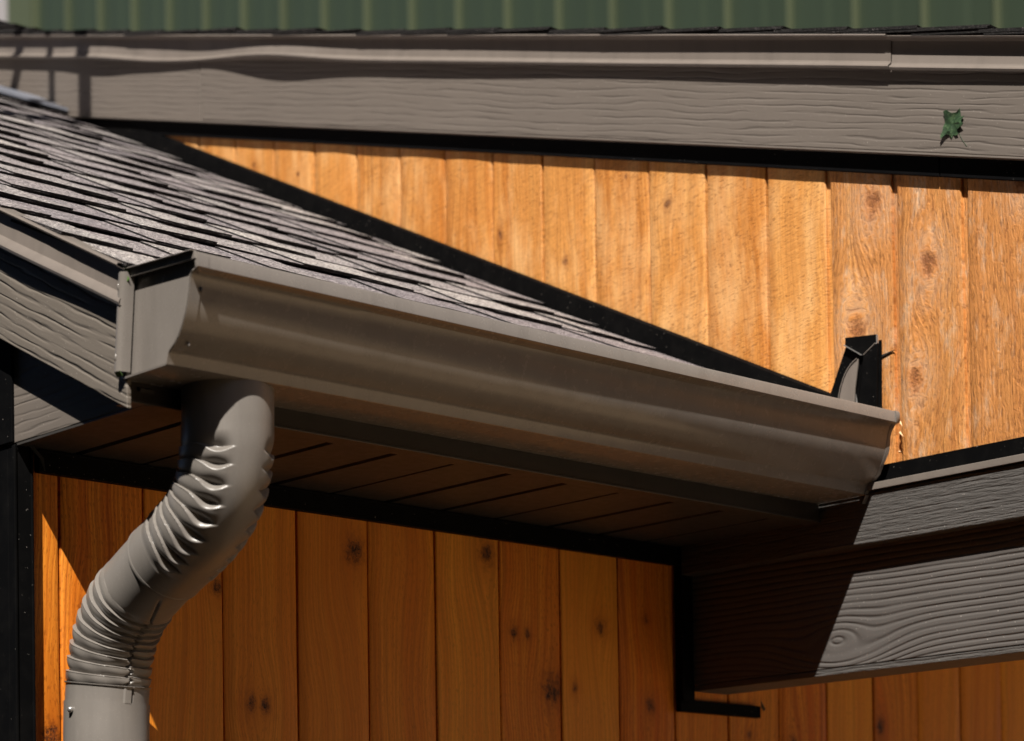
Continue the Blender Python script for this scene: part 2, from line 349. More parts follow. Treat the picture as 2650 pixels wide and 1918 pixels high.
# ---- upper gable wall (plane x = 0)
W1 = thing('gable_wall', (0, 0, 2.36), 'sunlit orange cedar plank wall rising above the shingled roof and the brown beam', 'wall')
knots1 = {9: [(.061, 2.945, .012)], 3: [], 4: [(.9208, 3.198, .016)], 12: [(-.405, 2.835, .020), (-.365, 2.628, .021)],
          13: [(-.515, 2.708, .019), (-.483, 2.524, .017)], 14: [(-.70, 2.80, .017)], 7: [(.33, 2.90, .009)], 6: [(.51, 2.99, .010)], 16: [(-.95, 2.6, .016)], 18: [(-1.2, 2.8, .016)]}
def planks(root, n0, n1, pos, horiz, x_of, mats, knots, zb, zt, wide_from=None, seedoff=0):
    """one mesh per plank; horiz(t, depth, z) -> point; pos(k) -> coordinate of joint k"""
    for k in range(n0, n1):
        a, b = pos(k), pos(k+1)
        sgn = 1 if b > a else -1
        wide = wide_from is not None and k >= wide_from
        gl = .0014; gr = .0022
        if wide: gl = .0030; gr = .0095
        a2, b2 = a + sgn*gl, b - sgn*gr
        off = random.uniform(-.0008, .0008); cup = random.uniform(-.0014, .0016) if not wide else random.uniform(-.0005, .001)
        prof = [(a2, .018)] + [(a2, .0015)] + [(a2 + sgn*.0022, 0)]
        for i in range(1, 6):
            t = i/6; prof.append((a2 + (b2-a2)*t, -cup*4*t*(1-t)))
        prof += [(b2 - sgn*.0022, 0), (b2, .0015), (b2, .018)]
        if sgn < 0: pass
        mb = MB(); rows = []
        ks = 10
        for i in range(ks+1):
            t = i/ks; row = []
            for (hh, dep) in prof:
                z0, z1 = zb(hh), zt(hh); z = z0 + (z1-z0)*t
                row.append(horiz(hh + (.0007*math.sin(z*9+k*2.1) if dep < .01 else 0), x_of + off + dep, z))
            rows.append(row)
        mb.grid(rows, flip=(sgn > 0) != (horiz is HY))
        if wide:                                         # recessed lap left of the next plank
            rows = []
            for i in range(2):
                rows.append([horiz(hh, x_of + .0065, (zb(hh), zt(hh))[i]) for hh in (b2 - sgn*.001, b - sgn*.0005)])
            mb.grid(rows, flip=(sgn > 0) != (horiz is HY))
        mt = mats(k)
        o = mb.build('plank', mt, root, smooth=35)
        o['seed'] = float(k*3.17 + seedoff)
        kk = list(knots.get(k, []))
        if not kk and random.random() < (.55 if horiz is HY else .2) and not wide:
            hh = a + (b-a)*random.uniform(.2, .8); z0, z1 = zb(hh), zt(hh)
            kk.append((hh, random.uniform(z0, z1), random.uniform(.004, .009)))
        while len(kk) < 3: kk.append((99.0, 99.0, .001))
        ksc = 1.0 if horiz is HY else 1.45
        for nm, kv in zip(('knot_a', 'knot_b', 'knot_c'), kk): o[nm] = [float(kv[0]), float(kv[1]), float(kv[2])*ksc]
def HY(h, d, z): return (d, h, z)
def HX(h, d, z): return (h, d, z)
planks(W1, -6, 24, lambda k: B0 - k*WD, HY, 0.0, lambda k: W_BR if k >= 12 else W_SAW, knots1,
       lambda y: max(2.355, zroof(y) - .05) if y > -.45 else 2.355,
       lambda y: 3.07 + zup(y), wide_from=11)
mb = MB(); mb.prism([(.019, -2.1, 2.345), (.019, 2.3, 3.70), (.019, 2.3, 3.75), (.019, -2.1, 2.46)], (.12, 0, 0)); mb.build('sheathing', DARK, W1)
mb = MB()    # real sheathing behind the planks
mb.prism([(.0185, -2.1, 2.35), (.0185, -.4, 2.35), (.0185, 2.2, 3.62), (.0185, 2.2, 3.70), (.0185, -2.1, 2.44)], (.0004, 0, 0))
# black flashing strip along the roof line
def zft(y): return 2.6795 + .4895*y
mb = MB()
mb.prism([(-.013, -.335, zft(-.335)), (-.013, 2.35, zft(2.35)), (-.013, 2.35, zft(2.35)-.09), (-.013, -.335, zft(-.335)-.06)], (.011, 0, 0))
rows = [[(-.013, y, zft(y)-.0005), (-.0035, y, zft(y)+.004)] for y in (-.335, 2.35)]
mb.grid(rows)
mb.build('step_flashing', BLACK, W1, bevel=.0008)
# black frieze under the upper fascia
mb = MB()
for (ya, yb) in ((-2.1, -.55), (-.548, 2.3)):
    mb.prism([(-.0105, ya, 3.018+zup(ya)-.016), (-.0105, yb, 3.018+zup(yb)-.016), (-.0105, yb, 3.09+zup(yb)), (-.0105, ya, 3.09+zup(ya))], (.0085, 0, 0))
mb.build('frieze_trim', BLACK2, W1, bevel=.0008)
# splinters by the gutter end
def splinter(y, z, L, a, w=.0035):
    mb = MB(); c, s = math.cos(a), math.sin(a)
    P0 = Vector((-.002, y, z)); T = Vector((-.012, y - L*c, z + L*s))
    ups = [P0 + Vector((-.001, 0, w)), P0 + Vector((.001, 0, -w)), P0 + Vector((-.005, 0, 0))]
    mb.add([*ups, T], [(0, 1, 2), (0, 3, 1), (1, 3, 2), (2, 3, 0)])
    mb.build('splinter', SPLI, W1)
splinter(-.456, 2.456, .014, -.75, .003); splinter(-.455, 2.439, .016, -.65, .003); splinter(-.452, 2.408, .011, -.25, .002)
# dark split in the wood beside the kick-out flashing
mb = MB()
mb.prism([(-.0028, -.447, 2.5790), (-.0028, -.412, 2.5705), (-.0028, -.412, 2.5750)], (.002, 0, 0))
mb.build('wood_split', DARK, W1)

# ---- lower wall (plane y = 0)
W2 = thing('lower_wall', (-1.375, 0, 0), 'shaded orange cedar plank wall under the brown soffit, behind the bent downspout', 'wall')
knots2 = {3: [(-.797, 2.223, .014)], 4: [], 5: [(-.5153, 2.2475, .011)], 6: [(-.455, 2.1224, .007), (-.369, 2.030, .018), (-.425, 2.121, .006)],
          7: [(-.2529, 2.148, .009), (-.3155, 2.038, .005)], 8: [(-.1327, 2.0179, .008), (-.14, 2.17, .005)], 2: [(-.9995, 1.9698, .009), (-.975, 1.969, .007)], 1: [(-1.0591, 2.1405, .008)],
          -1: [(-1.344, 1.902, .013)], 13: [(.5123, 2.0167, .012)], 11: [(.25, 1.97, .009)], 10: [(.13, 1.98, .006)], 17: [(1.12, 2.0, .008)]}
for k in range(-1, 22): pass
def w2pos(k): return max(A0 + k*WD, -1.3735)
planks(W2, -1, 26, w2pos, HX, 0.0, lambda k: W_SM, knots2, lambda x: 0.0, lambda x: 2.30, seedoff=50)
mb = MB(); mb.box(-1.372, 2.4, .019, .10, 0, 2.60); mb.build('sheathing', DARK, W2)
mb = MB()
mb.prism([(-1.369, -.014, 2.270), (-.045, -.014, 2.270), (-.045, -.014, 2.3015), (-1.369, -.014, 2.3015)], (0, .0125, 0))
mb.prism([(-1.369, -.0165, 2.298), (-.045, -.0165, 2.298), (-.045, -.0165, 2.3018), (-1.369, -.0165, 2.3018)], (0, .003, 0))
mb.build('frieze_trim', BLACK2, W2, bevel=.0008)
# corner trim with ribs
mb = MB()
mb.box(-1.412, -1.3825, -.020, -.002, 0, 2.302)
mb.box(-1.4145, -1.410, -.023, -.016, 0, 2.300); mb.box(-1.3875, -1.3835, -.0228, -.0195, 0, 2.298)
mb.box(-1.412, -1.404, -.0018, .05, 0, 2.302)
mb.build('corner_trim', BLACK, W2, bevel=.0012)
mb = MB()                                                # folded cap on top of the corner trim
mb.add([(-1.415, -.025, 2.303), (-1.392, -.026, 2.308), (-1.368, -.024, 2.287), (-1.365, -.0225, 2.268), (-1.374, -.0235, 2.286), (-1.394, -.0245, 2.302)],
       [(0, 1, 5), (1, 2, 4, 5), (2, 3, 4)])
mb.build('trim_tab', mat_black('worn_black_metal', (.03, .03, .03), .4), W2, solid=.0008)
# beam pocket trim
mb = MB()
mb.box(-.068, -.037, -.0192, -.0015, 2.030, 2.269)
mb.box(-.068, .146, -.0132, -.0016, 2.012, 2.0335)
mb.build('pocket_trim', BLACK2, W2, bevel=.0008)
mb = MB(); mb.add([(.139, -.020, 2.043), (.149, -.022, 2.028), (.151, -.016, 2.024), (.146, -.014, 2.032)], [(0, 1, 2, 3)])
mb.build('bent_tab', METAL2, W2, solid=.0006)

# ---- side wall of the lower building (plane x = -1.375, y > 0)
W3 = thing('side_wall', (-1.408, 0.05, 0), 'black trimmed return wall at the far left behind the corner trim', 'wall')
def w3z(y): return zroof(y) - .14
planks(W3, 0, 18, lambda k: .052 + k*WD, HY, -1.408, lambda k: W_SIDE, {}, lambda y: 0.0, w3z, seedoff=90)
mb = MB(); mb.prism([(-1.3885, .102, 0), (-1.3885, 2.6, 0), (-1.3885, 2.6, w3z(2.6)), (-1.3885, .102, w3z(.102))], (.05, 0, 0)); mb.build('sheathing', DARK, W3)
mb = MB(); mb.prism([(-1.4165, -.020, 2.304), (-1.4165, .105, 2.304), (-1.4165, .105, zroof(.105)-.168), (-1.4165, -.020, zroof(-.02)-.168)], (.005, 0, 0))
mb.box(-1.4162, -1.4085, .0502, .105, 0, 2.3035)
mb.build('corner_trim', BLACK, W3, bevel=.001)

# ------------------------------------------------------------------ lower roof
LR = thing('lower_roof', (-1.45, -.34, SOFZ), 'grey shingled roof slope with brown rake board, fascia and soffit, above the long gutter', 'roof')
XR = -1.444                                   # face of the rake board
YT = 2.62
def shingle_mesh(x0, x1, yb, zfun, slope, expo=.147, seed=0, edge_l=False, edge_r=False, length=.30, rise=.0):
    """one laminated shingle: a base sheet and the raised tabs; yb = butt edge"""
    rnd = random.Random(seed); mb = MB()
    cs = 1/math.sqrt(1+slope*slope); sn = slope*cs
    def P(x, s, h): return (x, yb + s*cs - h*sn, zfun(yb) + s*sn + h*cs)
    ph = rnd.uniform(0, 6)
    def hw(x, s): return (.0010*math.sin(x*7+ph) + .0007*math.sin(x*19+ph*2)) * max(0, 1 - s/.12)
    def jb(x): return .0012*math.sin(x*43+ph) + rnd.uniform(-.0016, .0016)
    def sheet(xs_b, xs_t, ht_b, ht_t, th, s_len, tone, jit=1.0):
        n = len(xs_b); top, low = [], []
        jj = [jb(x)*jit for x in xs_b]
        r0 = [P(xs_b[i], jj[i], ht_b + hw(xs_b[i], 0)) for i in range(n)]
        r1 = [P((xs_b[i]*.65+xs_t[i]*.35), s_len*.35, ht_b + (ht_t-ht_b)*.35 + hw(xs_b[i], .05)) for i in range(n)]
        r2 = [P(xs_t[i], s_len, ht_t) for i in range(n)]
        mb.grid([r0, r1, r2], m=0, tone=tone)
        b0 = [P(xs_b[i] + rnd.uniform(-.0006, .0006), jj[i] + .0009, ht_b - th + hw(xs_b[i], 0)) for i in range(n)]
        mb.grid([b0, r0], m=1)
        # side edges
        for i, fl in ((0, False), (n-1, True)):
            q = [r0[i], r1[i], r2[i], P(xs_t[i], s_len, ht_t - th), P((xs_b[i]*.65+xs_t[i]*.35), s_len*.35, ht_b + (ht_t-ht_b)*.35 - th + hw(xs_b[i], .05)), b0[i]]
            f = [(0, 1, 4, 5), (1, 2, 3, 4)]
            if not fl: f = [tuple(reversed(k)) for k in f]
            mb.add(q, f, 1)
    n = max(3, int((x1-x0)/.014)); xs = [x0 + (x1-x0)*i/n for i in range(n+1)]
    base_t = rnd.uniform(.05, .55)
    sheet(xs, xs, .0078+rise, .0078+rise - .0124*(length/.36), .0030, length, base_t)
    x = x0 - rnd.uniform(0, .1)
    while x < x1:
        wd = rnd.uniform(.10, .24); a, b = max(x, x0+.001), min(x+wd, x1-.001)
        if b - a > .03:
            nn = max(2, int((b-a)/.014)); tp = rnd.uniform(.006, .028)
            ta, tb = a + (tp if a > x0+.002 else 0), b - (tp if b < x1-.002 else 0)
            xb = [a + (b-a)*i/nn for i in range(nn+1)]; xt = [ta + (tb-ta)*i/nn for i in range(nn+1)]
            hb = .0078 + rise + .0027; sl = expo*1.12
            sheet(xb, xt, hb, hb - .0124*(sl/.36), .0028, sl, min(1, max(0, base_t + rnd.uniform(-.1, .55))))
        x += wd + rnd.uniform(.05, .18)
    return mb
CO = .147
nc = 0
yb = -.360
row = 0
while yb < YT - .1:
    xs0 = XR + (-.012, -.016, -.018)[min(row, 2)] + random.uniform(-.003, .002) - (.004 if row > 2 else 0); xend = -.016
    cuts = [xs0]; x = xs0 + (.33, .66, .95)[row % 3]
    while x < xend - .12: cuts.append(x); x += .95
    cuts.append(xend)
    for i in range(len(cuts)-1):
        a, b = cuts[i] + (.0012 if i else 0), cuts[i+1] - .0008
        o = shingle_mesh(a, b, yb, lambda y: zroof(y) - .0105, .4895, seed=row*17+i*5+3).build('shingle', [SHIN, EDGE], LR)
        nc += 1
    yb += CO; row += 1
# starter strip, thick ragged at the eave
mb = shingle_mesh(XR+.004, -.02, -.366, lambda y: zroof(y) - .0165, .4895, seed=99, length=.16)
mb.build('starter_strip', [SHIN, EDGE], LR)
# decking
mb = MB(); mb.prism([(XR+.012, -.33, zroof(-.33)-.016), (XR+.012, YT, zroof(YT)-.016), (XR+.012, YT, zroof(YT)-.05), (XR+.012, -.33, zroof(-.33)-.05)], (-XR-.03, 0, 0))
mb.build('roof_deck', DECK, LR)
# small raised shingles against the upper fascia at the back
for q in range(5):
    ya = 2.02 + q*.13
    mb = shingle_mesh(-.30 + q*.012, -.027, ya, lambda y: zroof(y) - .0135 + .020 - (y-2.0)*.02, .4895, seed=300+q, length=.20)
    mb.build('shingle', [SHIN, EDGE], LR)
mb = MB(); mb.prism([(-.24, 2.005, zroof(2.005)+.016), (-.027, 2.005, zroof(2.005)+.016), (-.027, 2.14, zroof(2.14)+.018), (-.24, 2.14, zroof(2.14)+.018)], (0, 0, -.006)); mb.build('valley_flashing', mat_metal('bluish_flashing', (.16, .17, .20), .4, .5, .6), LR)

def yzpoly(mb, x0, x1, pts, m=0): mb.prism([(x0, y, z) for y, z in pts], (x1-x0, 0, 0), m)
def rk(y, d): return zroof(y) - d
# rake board
mb = MB(); ye = -.343
yzpoly(mb, XR, XR+.007, [(ye, rk(ye, .010)), (YT, rk(YT, .010)), (YT, rk(YT, .188)), (ye, rk(ye, .188))])
o = mb.build('rake_board', RAKE, LR, bevel=.0015); o['shear'] = .4895; o['seed'] = 2.0
# rake drip edge metal: flange, kick and hem
def sweep_y(prof, ys, zf, name, mat, root, xo=lambda y: 0, zo=lambda y: 0, thick=.0008, smooth=30):
    mb = MB()
    mb.grid([[(px + xo(y)*wt, y, zf(y) + pz + zo(y)*wt) for (px, pz, wt) in prof] for y in ys])
    return mb.build(name, mat, root, smooth=smooth, solid=thick)
def lin(a, b, n): return [a + (b-a)*i/n for i in range(n+1)]
prof = [(XR+.004, -.003, 0), (XR-.0175, -.004, 0), (XR-.0190, -.0062, 0), (XR-.0175, -.0080, 0), (XR-.0075, -.0100, 0), (XR-.0075, -.042, 1), (XR-.015, -.050, 1), (XR-.0165, -.0535, 1), (XR-.0155, -.0565, 1), (XR-.003, -.056, 1)]
sweep_y(prof, lin(-.352, YT, 60), zroof, 'drip_edge', METAL2, LR, xo=lambda y: -.004*math.exp(-((y+.12)/.09)**2))
# boxed end below the rake board (soffit return)
mb = MB()
yzpoly(mb, -1.411, -1.399, [(-.331, SOFZ), (.0, SOFZ), (.0, rk(0, .17)), (-.331, rk(-.331, .17))])
o = mb.build('return_board', FASC, LR, bevel=.001); o['shear'] = 0.0; o['seed'] = 7.0
# rake soffit between board and wall
mb = MB()
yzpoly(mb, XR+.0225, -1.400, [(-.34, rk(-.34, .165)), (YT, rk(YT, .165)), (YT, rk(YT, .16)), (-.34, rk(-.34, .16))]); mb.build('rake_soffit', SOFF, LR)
# eave fascia
mb = MB()
mb.box(-1.4365, -.067, -.333, -.306, 2.3035, 2.470)
mb.build('eave_fascia', mat_metal('dark_brown_metal', (.028, .023, .018), .45, .35, .4), LR, bevel=.001)
mb = MB()                                                 # bottom return of the fascia
mb.box(-1.4360, -.067, -.336, -.304, 2.300, 2.3032)
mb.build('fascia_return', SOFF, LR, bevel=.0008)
# soffit panels with recessed V grooves
edges = [-1.398, -1.312, -1.198, -1.083, -.967, -.8517, -.7445, -.6285, -.509, -.3909, -.272, -.155, -.067]
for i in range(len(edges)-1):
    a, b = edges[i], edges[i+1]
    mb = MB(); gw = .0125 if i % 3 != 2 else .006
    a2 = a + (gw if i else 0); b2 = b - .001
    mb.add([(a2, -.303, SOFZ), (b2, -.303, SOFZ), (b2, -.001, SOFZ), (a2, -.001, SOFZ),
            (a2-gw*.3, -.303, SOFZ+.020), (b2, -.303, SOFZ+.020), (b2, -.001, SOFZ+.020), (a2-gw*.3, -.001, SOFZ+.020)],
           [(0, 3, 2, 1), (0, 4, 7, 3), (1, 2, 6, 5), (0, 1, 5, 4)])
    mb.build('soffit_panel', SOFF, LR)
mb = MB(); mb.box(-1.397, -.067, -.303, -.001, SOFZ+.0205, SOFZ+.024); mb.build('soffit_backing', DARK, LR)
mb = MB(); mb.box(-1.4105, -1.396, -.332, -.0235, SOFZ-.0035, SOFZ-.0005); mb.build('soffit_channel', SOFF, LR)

# ------------------------------------------------------------------ upper roof
UR = thing('upper_roof', (-.024, 0, 3.04), 'upper roof edge with brown woodgrain fascia board and dark ragged shingle ends, in front of the green wall', 'roof')
Y0, Y1 = -2.1, 2.36
XF = -.024
for (ya, yb2, sd, dx) in ((Y0, 1.4652, 1.0, 0), (1.4668, Y1, 5.0, .0008)):
    mb = MB()
    sk = .008 if ya < 0 else 0
    yzpoly(mb, XF+dx, XF+dx+.013, [(ya, 3.0372+zup(ya)), (yb2 + (0 if ya > 0 else -.004), 3.0372+zup(yb2)), (yb2 + (0 if ya > 0 else .004), 3.2100+zup(yb2)), (ya + (0 if ya < 0 else .004), 3.2100+zup(ya))])
    o = mb.build('fascia_board', FASC, UR, bevel=.0012); o['shear'] = .295; o['seed'] = sd
mb = MB()
yzpoly(mb, XF-.0016, XF+.0125, [(Y0, 3.0335+zup(Y0)), (Y1, 3.0335+zup(Y1)), (Y1, 3.0368+zup(Y1)), (Y0, 3.0368+zup(Y0))])
mb.build('fascia_hem', METAL2, UR, bevel=.0005)
def bulge(y): return (-.0125*math.exp(-((y-1.16)/.17)**2) - .008*math.exp(-((y-1.86)/.13)**2) - .003*math.exp(-((y-.55)/.3)**2) + .004*math.exp(-((y-1.45)/.12)**2) + .0015*math.sin(y*5))
def bz(y): return .0075*math.exp(-((y-1.20)/.20)**2) - .006*math.exp(-((y-1.62)/.18)**2)
prof = [(XF+.010, .0262, 0), (XF-.0200, .0258, 0), (XF-.0212, .0244, 0), (XF-.0200, .0230, 0), (XF-.005, .0205, .1), (XF-.006, -.0155, .6), (XF-.008, -.0195, .9), (XF-.0125, -.0228, 1), (XF-.0145, -.0255, 1), (XF-.0130, -.0285, 1), (XF-.002, -.0275, .3)]
prof = [(a, b + 3.2000, c) for a, b, c in prof]
sweep_y(prof, lin(-.471, Y1, 130), zup, 'drip_edge', METAL2, UR, bulge, bz, smooth=18)
prof2 = [(a - .0022, b, c) if i > 1 else (a, b, c) for i, (a, b, c) in enumerate(prof)]
sweep_y([(a+.0034, b-.0014, c) for a, b, c in prof2], lin(Y0, -.4718, 30), zup, 'drip_edge', METAL2, UR, lambda y: .001*math.sin(y*6))
yb = Y0 + .02; row = 0
while yb < Y1 - .05:
    x0 = -.0450 + random.uniform(-.0022, .0020)
    mb = shingle_mesh(x0, 1.4, yb, lambda y: 3.2285 + zup(y), .295, expo=.147, seed=500+row, length=.30, rise=random.uniform(0, .0028))
    mb.build('shingle', [SHIN, EDGE], UR); yb += .141; row += 1
mb = MB()
yzpoly(mb, XF+.012, 3.0, [(Y0, 3.2085+zup(Y0)), (Y1, 3.2085+zup(Y1)), (Y1, 3.2255+zup(Y1)), (Y0, 3.2255+zup(Y0))]); mb.build('roof_deck', DECK, UR)
for q in range(3):
    mb = shingle_mesh(-.038, 1.0, 2.14 + q*.09, lambda y: 3.235 + zup(y) + .012*q, .32, seed=700+q, length=.2); mb.build('ridge_shingle', [SHIN, EDGE], UR)

# ------------------------------------------------------------------ porch beam (plane x about -.04)
BM = thing('porch_beam', (-.04, -.02, 2.045), 'brown woodgrain beam at lower right, half lit and half in the gutter shadow', 'beam')
YB = -2.2
mb = MB(); mb.box(-.0525, -.0022, YB, -.0205, 2.349, 2.380); mb.build('top_flashing', BLACK, BM, bevel=.001)
mb = MB(); mb.box(-.074, -.050, YB, -.0205, 2.3375, 2.3485); mb.add([(-.074, YB, 2.3375), (-.074, -.0205, 2.3375), (-.072, -.0205, 2.3485), (-.072, YB, 2.3485)], [(0, 3, 2, 1)])
mb.build('drip_cap', METAL2, BM, bevel=.001)
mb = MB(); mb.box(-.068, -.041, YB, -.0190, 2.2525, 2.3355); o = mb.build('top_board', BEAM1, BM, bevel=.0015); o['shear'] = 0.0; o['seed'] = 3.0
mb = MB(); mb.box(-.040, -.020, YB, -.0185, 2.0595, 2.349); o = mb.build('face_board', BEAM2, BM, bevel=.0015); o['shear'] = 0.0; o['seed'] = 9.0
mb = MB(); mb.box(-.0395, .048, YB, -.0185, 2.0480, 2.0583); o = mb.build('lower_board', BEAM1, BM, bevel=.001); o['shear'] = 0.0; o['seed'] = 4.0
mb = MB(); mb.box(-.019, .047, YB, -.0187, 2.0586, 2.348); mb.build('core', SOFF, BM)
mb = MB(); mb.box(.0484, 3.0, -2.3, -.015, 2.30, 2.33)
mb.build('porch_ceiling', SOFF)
pc = bpy.data.objects['porch_ceiling']; struct(pc)

# ------------------------------------------------------------------ gutter
GT = thing('gutter', (-1.445, -.40, 2.327), 'long grey-brown gutter running along the eave, its open end cap nearest the camera', 'gutter')
GP = [(-.343, 2.470), (-.3325, 2.3275), (-.3345, 2.3262), (-.4320, 2.3262), (-.4345, 2.3275), (-.4385, 2.3400), (-.4400, 2.3425), (-.4440, 2.3450), (-.4510, 2.3495), (-.4590, 2.3570), (-.4660, 2.3665), (-.4725, 2.3780), (-.4775, 2.3900),
      (-.4805, 2.4020), (-.4830, 2.4130), (-.4850, 2.4220), (-.4880, 2.4285), (-.4925, 2.4318), (-.4990, 2.4330), (-.5012, 2.4345), (-.5005, 2.4500), (-.4992, 2.4525), (-.4960, 2.4535), (-.4880, 2.4530), (-.4868, 2.4490)]
XG0, XG1 = -1.445, -.072
def gz(x): return .0045*(x-XG0)/(XG1-XG0)
mb = MB()
mb.grid([[(x, y + .0010*math.sin(x*3.0 + y*30)*(1 if -.49 < y < -.44 else 0), z + gz(x) + .0004*math.sin(x*4)) for (y, z) in GP] for x in lin(XG0, XG1, 48)], flip=True)
mb.build('trough', METAL, GT, smooth=32, solid=.0009)
def gpoly(z_top_back=2.462): return [(y, z) for y, z in GP[2:22]] + [(-.352, 2.4605), (-.3435, 2.455)]
def cap(x, dz, name, inset):
    mb = MB(); pts = [(y*1.0, z + dz) for y, z in gpoly()]
    c = (-.41, 2.39 + dz)
    inn = [(c[0] + (y-c[0])*.985, c[1] + (z-c[1])*.985) for y, z in pts]
    n = len(pts)
    vs = [(x, y, z) for y, z in inn] + [(x + inset, c[0] + (y-c[0])*.955, c[1] + (z-c[1])*.955) for y, z in inn]
    mb.add(vs, [(i, (i+1) % n, n+(i+1) % n, n+i) for i in range(n)] + [tuple(range(n, 2*n))])
    return mb
mb = cap(XG0 + .0005, 0, '', .006)
ec = mb.build('end_cap', METAL, GT, smooth=30, solid=.0008)
# rim around the cap
mb = MB(); pts = gpoly()
ring_out = [(y, z) for y, z in pts]; c = (-.41, 2.39)
n = len(pts)
inn = [(c[0] + (y-c[0])*.962, c[1] + (z-c[1])*.962) for y, z in pts]
vs = [(XG0-.0018, y, z) for y, z in ring_out] + [(XG0-.0022, y, z) for y, z in inn] + [(XG0+.006, y*1.0, z) for y, z in ring_out]
mb.add(vs, [(i, (i+1) % n, n+(i+1) % n, n+i) for i in range(n)] + [(i, 2*n+i, 2*n+(i+1) % n, (i+1) % n) for i in range(n)])
mb.build('cap_rim', METAL, GT, smooth=40, solid=.0008)
mb = MB()                                                 # rolled top bar of the cap, stands proud and shades the cap
mb.prism([(XG0-.0035, -.500, 2.4440), (XG0-.0035, -.348, 2.4525), (XG0-.0035, -.350, 2.4625), (XG0-.0035, -.4985, 2.4538)], (.0035, 0, 0))
mb.prism([(XG0-.0095, -.497, 2.4535), (XG0-.0095, -.352, 2.4620), (XG0-.008, -.352, 2.4635), (XG0-.008, -.497, 2.4550)], (.0095, 0, 0))
mb.build('cap_hem', METAL, GT, bevel=.0006)
mb = MB()                                                 # back flange with two rivet dents
rows = []
for t in lin(0, 1, 12):
    z = 2.334 + t*.124; yy = -.3335 - .0125*t
    XG0 = -1.4525
    rows.append([(XG0+.002, yy + .001, z), (XG0-.004, yy - .001, z), (XG0-.0055, yy-.005, z), (XG0-.0050, yy-.0085, z), (XG0-.001, yy-.0118, z), (XG0+.004, yy-.0130, z), (XG0+.0105, yy-.0138, z)])
mb.grid(rows, flip=True); mb.build('back_flange', METAL, GT, smooth=50, solid=.0007)
XG0 = -1.445
def ball(mb, c, r, sq=(1, 1, 1), n=8):
    rows = []
    for i in range(n//2+1):
        a = math.pi*i/(n//2); rows.append([(c[0]+sq[0]*r*math.sin(a)*math.cos(2*math.pi*j/n), c[1]+sq[1]*r*math.sin(a)*math.sin(2*math.pi*j/n), c[2]+sq[2]*r*math.cos(a)) for j in range(n)])
    mb.grid(rows, closed=True, flip=True)
for (y, z) in ((-.3475, 2.440), (-.340, 2.352)):
    mb = MB(); ball(mb, (XG0-.0130, y, z), .0040, (.5, .55, 1.3), 10); mb.build('rivet', METAL, GT, smooth=60)
for (y, z) in ((-.4840, 2.4120), (-.4555, 2.3500)):
    mb = MB(); ball(mb, (XG0+.016, y-.0018, z), .0034, (.6, .5, 1), 10); mb.build('rivet', METAL, GT, smooth=60)
# overlap of the cap on the front face
mb = MB(); mb.grid([[(x, y - .0012, z) for (y, z) in GP[5:22]] for x in (XG0-.001, XG0+.004, XG0+.011, XG0+.0115 + .004)], flip=True)
mb.build('cap_sleeve', METAL, GT, smooth=40, solid=.0007)
# far end cap with a wavy edge
mb = MB(); dz = .0045
rows = []
for i, (y, z) in enumerate(GP[4:23]):
    wv = .0016*math.sin(i*1.7)
    rows.append([(XG1-.003, y-.0016, z+dz), (XG1+.004+wv, y-.0026, z+dz), (XG1+.0052+wv, y+.002, z+dz), (XG1+.003, y+.010, z+dz+.002)])
mb.grid(rows); mb.build('far_cap_rim', METAL, GT, smooth=60, solid=.0007)
mb = MB(); pts = [(XG1+.001, y, z + dz) for y, z in gpoly()]; mb.prism(pts, (.0015, 0, 0)); mb.build('end_cap', METAL, GT)
mb = MB(); mb.add([(XG1-.004, -.437, 2.330), (XG1+.006, -.439, 2.331), (XG1+.008, -.430, 2.318), (XG1-.002, -.428, 2.317)], [(0, 1, 2, 3)]); mb.build('cap_tab', METAL, GT, solid=.0008)
# green tape bits
mb = MB(); mb.add([(XG0-.006, -.352, 2.468), (XG0+.018, -.366, 2.4665), (XG0+.004, -.372, 2.4560), (XG0-.007, -.350, 2.4540)], [(0, 1, 2, 3)])
mb.add([(XG0-.0065, -.349, 2.4635), (XG0-.0068, -.3475, 2.4500), (XG0-.0075, -.3560, 2.4450), (XG0-.0065, -.3620, 2.4480)], [(0, 1, 2, 3)])
o = mb.build('tape', TAPE, None, solid=.0006, origin=(XG0, -.355, 2.455)); o['label'] = 'scrap of green tape on the top back corner of the gutter end cap'; o['category'] = 'tape'
mb = MB(); mb.add([(XG0-.0110, -.3340, 2.3340), (XG0-.0110, -.3460, 2.3345), (XG0-.0070, -.3460, 2.3290), (XG0-.0070, -.3345, 2.3285)], [(0, 1, 2, 3)])
o = mb.build('tape', TAPE, None, solid=.0006, origin=(XG0, -.335, 2.33)); o['label'] = 'tiny scrap of green tape under the lower corner of the end cap'; o['category'] = 'tape'

# ------------------------------------------------------------------ downspout
DS = thing('downspout', (-1.31, -.08, 0), 'round grey-brown downspout with two crimped elbows bending from the gutter to the wall', 'downspout')
XP = -1.31; RP = .0572
CL = [(-.3745, 2.352), (-.3745, 2.31), (-.3738, 2.280), (-.3712, 2.248), (-.3620, 2.213), (-.3430, 2.183), (-.3150, 2.160), (-.2770, 2.141), (-.2330, 2.1225), (-.1900, 2.1020), (-.1540, 2.0820), (-.1250, 2.0570), (-.1050, 2.0260), (-.0935, 1.992), (-.0875, 1.955), (-.0850, 1.92), (-.0835, 1.85)]
def catmull(pts, per=24):
    out = []
    P = [Vector((0, *p)) for p in pts]; P = [P[0]*2-P[1]] + P + [P[-1]*2-P[-2]]
    for i in range(1, len(P)-2):
        for j in range(per):
            t = j/per; a, b, c, d = P[i-1], P[i], P[i+1], P[i+2]
            out.append(.5*((2*b) + (c-a)*t + (2*a-5*b+4*c-d)*t*t + (3*b-a-3*c+d)*t**3))
    out.append(P[-2]); return out
